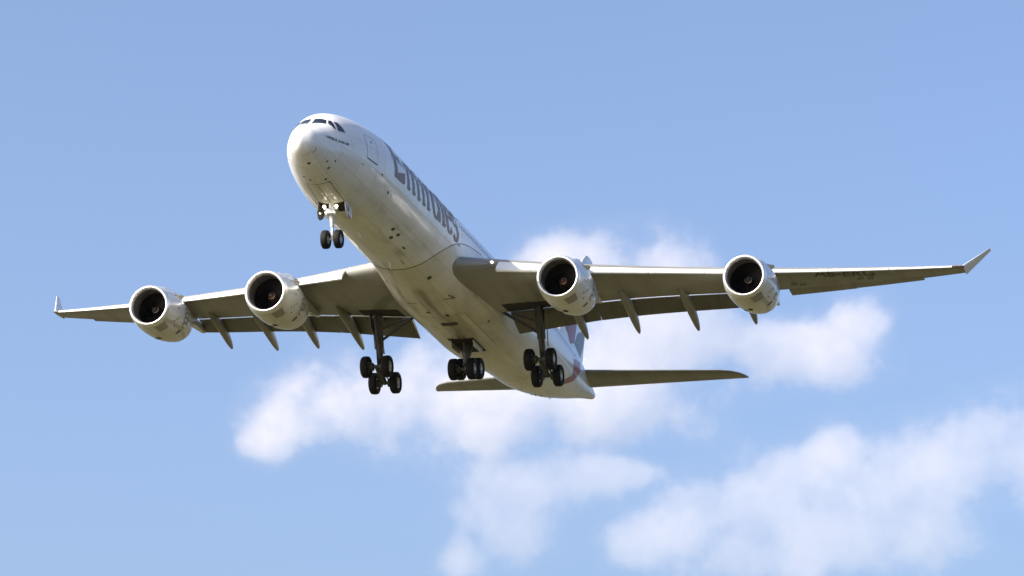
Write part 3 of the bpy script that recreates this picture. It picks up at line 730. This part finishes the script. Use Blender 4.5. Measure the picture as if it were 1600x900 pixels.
for a in (1.5, -1.5): bd('bay_door_joint', [(28.6, a), (36.4, a), (36.4, a + .03), (28.6, a + .03)], jl)
bd('bay_door_joint', [(28.6, -1.5), (28.64, -1.5), (28.64, 1.5), (28.6, 1.5)], jl)
# registration under the port wing and panels beside it
pw = wings[-1]
def wlow(x, y, off=.016):
    t = (x - xle(y)) / chord(y); return wing_pt(y, min(max(t, 0), .99), -1) + np.array([0, 0, -off])
decal('registration_lettering', text_polys('A6-ERG', .0, .018), lambda u, v: wlow(36.95 + 2.45 * u - 1.25 * v, -22.25 - 3.45 * u - .12 * v), reg_m, pw, .1, .25)
for x, y in ((39.3, -24.76), (39.72, -25.35), (37.6, -20.8), (38.1, -21.3)):
    ring = [[(x + a * .28 * math.cos(t), y + a * .2 * math.sin(t)) for a, t in ((1, t0), (1, t1), (.6, t1), (.6, t0))] for t0, t1 in zip(np.linspace(0, 2 * math.pi, 15)[:-1], np.linspace(0, 2 * math.pi, 15)[1:])]
    decal('tank_panel', ring, lambda u, v: wlow(u, v), reg_m, pw, 1, 1)
for s in (1, -1):      # a few access panels, a joint line behind the slats
    for y in (6.2, 7.4, 11.9, 13.4, 15.2, 23.0, 26.2):
        x = xle(y) + .38 * chord(y)
        decal('tank_panel', [[(x + .42 * math.cos(t), s * (y + .24 * math.sin(t))) for t in np.linspace(0, 2 * math.pi, 14, endpoint=False)]], lambda u, v: wlow(u, v, .010), mat('panel_shade', (.27, .27, .25), .5, 0, .1, .1, 2), wings[s], 1, 1)
# rear hull stripe and tail flag
fdecal('tail_stripe', [[(53.7, -92), (56.5, -80), (56.2, -89), (54.1, -103)], [(54.1, -103), (56.2, -89), (55.35, -108), (53.3, -113)], [(53.3, -113), (55.35, -108), (54.0, -122), (52.8, -120)], [(52.8, -120), (54.0, -122), (53.0, -133), (52.0, -131)], [(53.7, -92), (53.3, -80), (56.6, -62), (56.5, -80)]], redw, du=.4, dv=5)
def fz(sg):
    def f(x, z): return np.array([x, sg * (fin_y(x, z) + .012), z])
    return f
for sg in (-1, 1):
    decal('flag_band_red', [[(60.0, 3.4), (61.2, 3.75), (61.8, 5.0), (58.9, 4.3)], [(58.9, 4.3), (61.8, 5.0), (62.4, 6.6), (60.35, 6.6)], [(60.35, 6.6), (62.4, 6.6), (63.2, 9.2), (62.75, 9.2)]], fz(sg), red, fin, .5, .4)
    decal('flag_band_grey', [[(61.25, 3.75), (63.8, 3.4), (65.0, 4.6), (62.5, 4.85)], [(62.5, 4.85), (65.0, 4.6), (65.4, 6.0), (65.1, 5.75)]], fz(sg), grey_b, fin, .5, .4)
mb = MB(); mb.lathe([(-.01, .02), (0, .22), (-.5, .26)], (67.92, 0, 1.72), (1, 0, .12), 20); mb.obj('tail_exhaust', exh, fuselage)

# ------------------------------------------------------------------ clouds
def cloud(label, D, ells, sigma, seed, depth=.42, vox=18, A=2.3, bias=.12):
    k = D / F; up = np.array([0, 0, 1.])
    C_ = []
    for cx, cy, rx, ry in ells:
        d = CW @ np.array([(cx - 800) / F, (cy - 450) / F, 1.0])
        C_.append((d * D + np.array([0, 0, CAM_H]), np.array([rx * k * 1.35, max(rx, ry, 110) * k * depth * 1.2, ry * k * 1.35])))
    o0 = sum(c for c, r in C_) / len(C_)
    bm = bmesh.new()
    for c, r in C_:
        m4 = Matrix.Translation(Vector(c - o0)) @ Matrix.Diagonal(Vector((*(r * 1.4), 1)))
        bmesh.ops.create_icosphere(bm, subdivisions=3, radius=1, matrix=m4)
    me = bpy.data.meshes.new('cloud'); bm.to_mesh(me); bm.free()
    o = bpy.data.objects.new('cloud', me); COL.objects.link(o)
    md = o.modifiers.new('r', 'REMESH'); md.mode = 'VOXEL'; md.voxel_size = vox; bpy.context.view_layer.update()
    me2 = bpy.data.meshes.new_from_object(o.evaluated_get(bpy.context.evaluated_depsgraph_get())); o.modifiers.clear(); o.data = me2; bpy.data.meshes.remove(me)
    me2.name = 'cloud'; o.location = Vector(o0)
    m = bpy.data.materials.new('cloud_vapour'); m.use_nodes = True; t = m.node_tree; t.nodes.clear()
    tc = nd(t, 'ShaderNodeTexCoord'); acc = None
    wv = nd(t, 'ShaderNodeTexNoise'); wv.inputs['Scale'].default_value = .004; wv.inputs['Detail'].default_value = 2
    for c, r in C_:
        a = nd(t, 'ShaderNodeVectorMath', operation='SUBTRACT'); t.links.new(tc.outputs['Object'], a.inputs[0]); a.inputs[1].default_value = tuple(c - o0)
        b = nd(t, 'ShaderNodeVectorMath', operation='DIVIDE'); t.links.new(a.outputs[0], b.inputs[0]); b.inputs[1].default_value = tuple(r)
        l = nd(t, 'ShaderNodeVectorMath', operation='LENGTH'); t.links.new(b.outputs[0], l.inputs[0])
        f = math_n(t, 'SUBTRACT', 1.0, l.outputs[1])
        acc = f if acc is None else math_n(t, 'SMOOTH_MAX', acc, f, .45)
    ad = nd(t, 'ShaderNodeVectorMath', operation='ADD'); t.links.new(tc.outputs['Object'], ad.inputs[0]); ad.inputs[1].default_value = (seed * 911., seed * 377., 0)
    n = noise(t, ad.outputs[0], .0085 * 5500 / D, 10, .66)
    n2 = noise(t, ad.outputs[0], .0022 * 5500 / D, 3, .5)
    q = math_n(t, 'ADD', acc, math_n(t, 'MULTIPLY_ADD', n, A, -.5 * A - bias))
    q = math_n(t, 'ADD', q, math_n(t, 'MULTIPLY_ADD', n2, .5, -.25))
    den = math_n(t, 'MULTIPLY', math_n(t, 'ADD', math_n(t, 'MULTIPLY', ramp(t, q, .0, .42), .85), math_n(t, 'MULTIPLY', ramp(t, q, -.4, .4), .15)), sigma)
    vs = nd(t, 'ShaderNodeVolumeScatter'); vs.inputs['Color'].default_value = (.68, .585, .475, 1); vs.inputs['Anisotropy'].default_value = 0.0
    t.links.new(den, vs.inputs['Density']); ou = nd(t, 'ShaderNodeOutputMaterial'); t.links.new(vs.outputs[0], ou.inputs['Volume'])
    o.data.materials.clear(); o.data.materials.append(m)
    o['label'] = label; o['category'] = 'cloud'; o['group'] = 'white clouds in the blue sky'
    return o
cloud('long white cloud behind the airliner, rising above its wing', 5600,
      [(418, 692, 62, 30), (470, 672, 80, 42), (520, 645, 95, 52), (600, 618, 125, 78), (710, 628, 140, 84), (830, 600, 140, 88), (935, 560, 120, 95), (1000, 480, 95, 90), (935, 430, 95, 62), (1045, 420, 68, 56), (1085, 535, 110, 78), (1185, 545, 100, 58), (1285, 545, 90, 48), (1350, 510, 50, 44), (965, 640, 110, 60), (865, 405, 62, 38)], .0125, 1)
cloud('thin ragged cloud low in the sky, left of the broad cloud bank', 6400,
      [(740, 800, 60, 60), (718, 860, 42, 55), (820, 762, 90, 48), (905, 745, 75, 38), (970, 742, 60, 24), (795, 825, 75, 50)], .0055, 2)
cloud('broad white cloud bank at the lower right of the sky', 5000,
      [(1010, 850, 60, 45), (1080, 822, 80, 68), (1160, 790, 90, 60), (1250, 742, 100, 55), (1305, 710, 72, 40), (1380, 760, 120, 80), (1480, 722, 110, 70), (1565, 692, 85, 50), (1630, 705, 85, 85), (1150, 875, 115, 50), (1300, 845, 130, 72), (1440, 835, 100, 50)], .0085, 3)
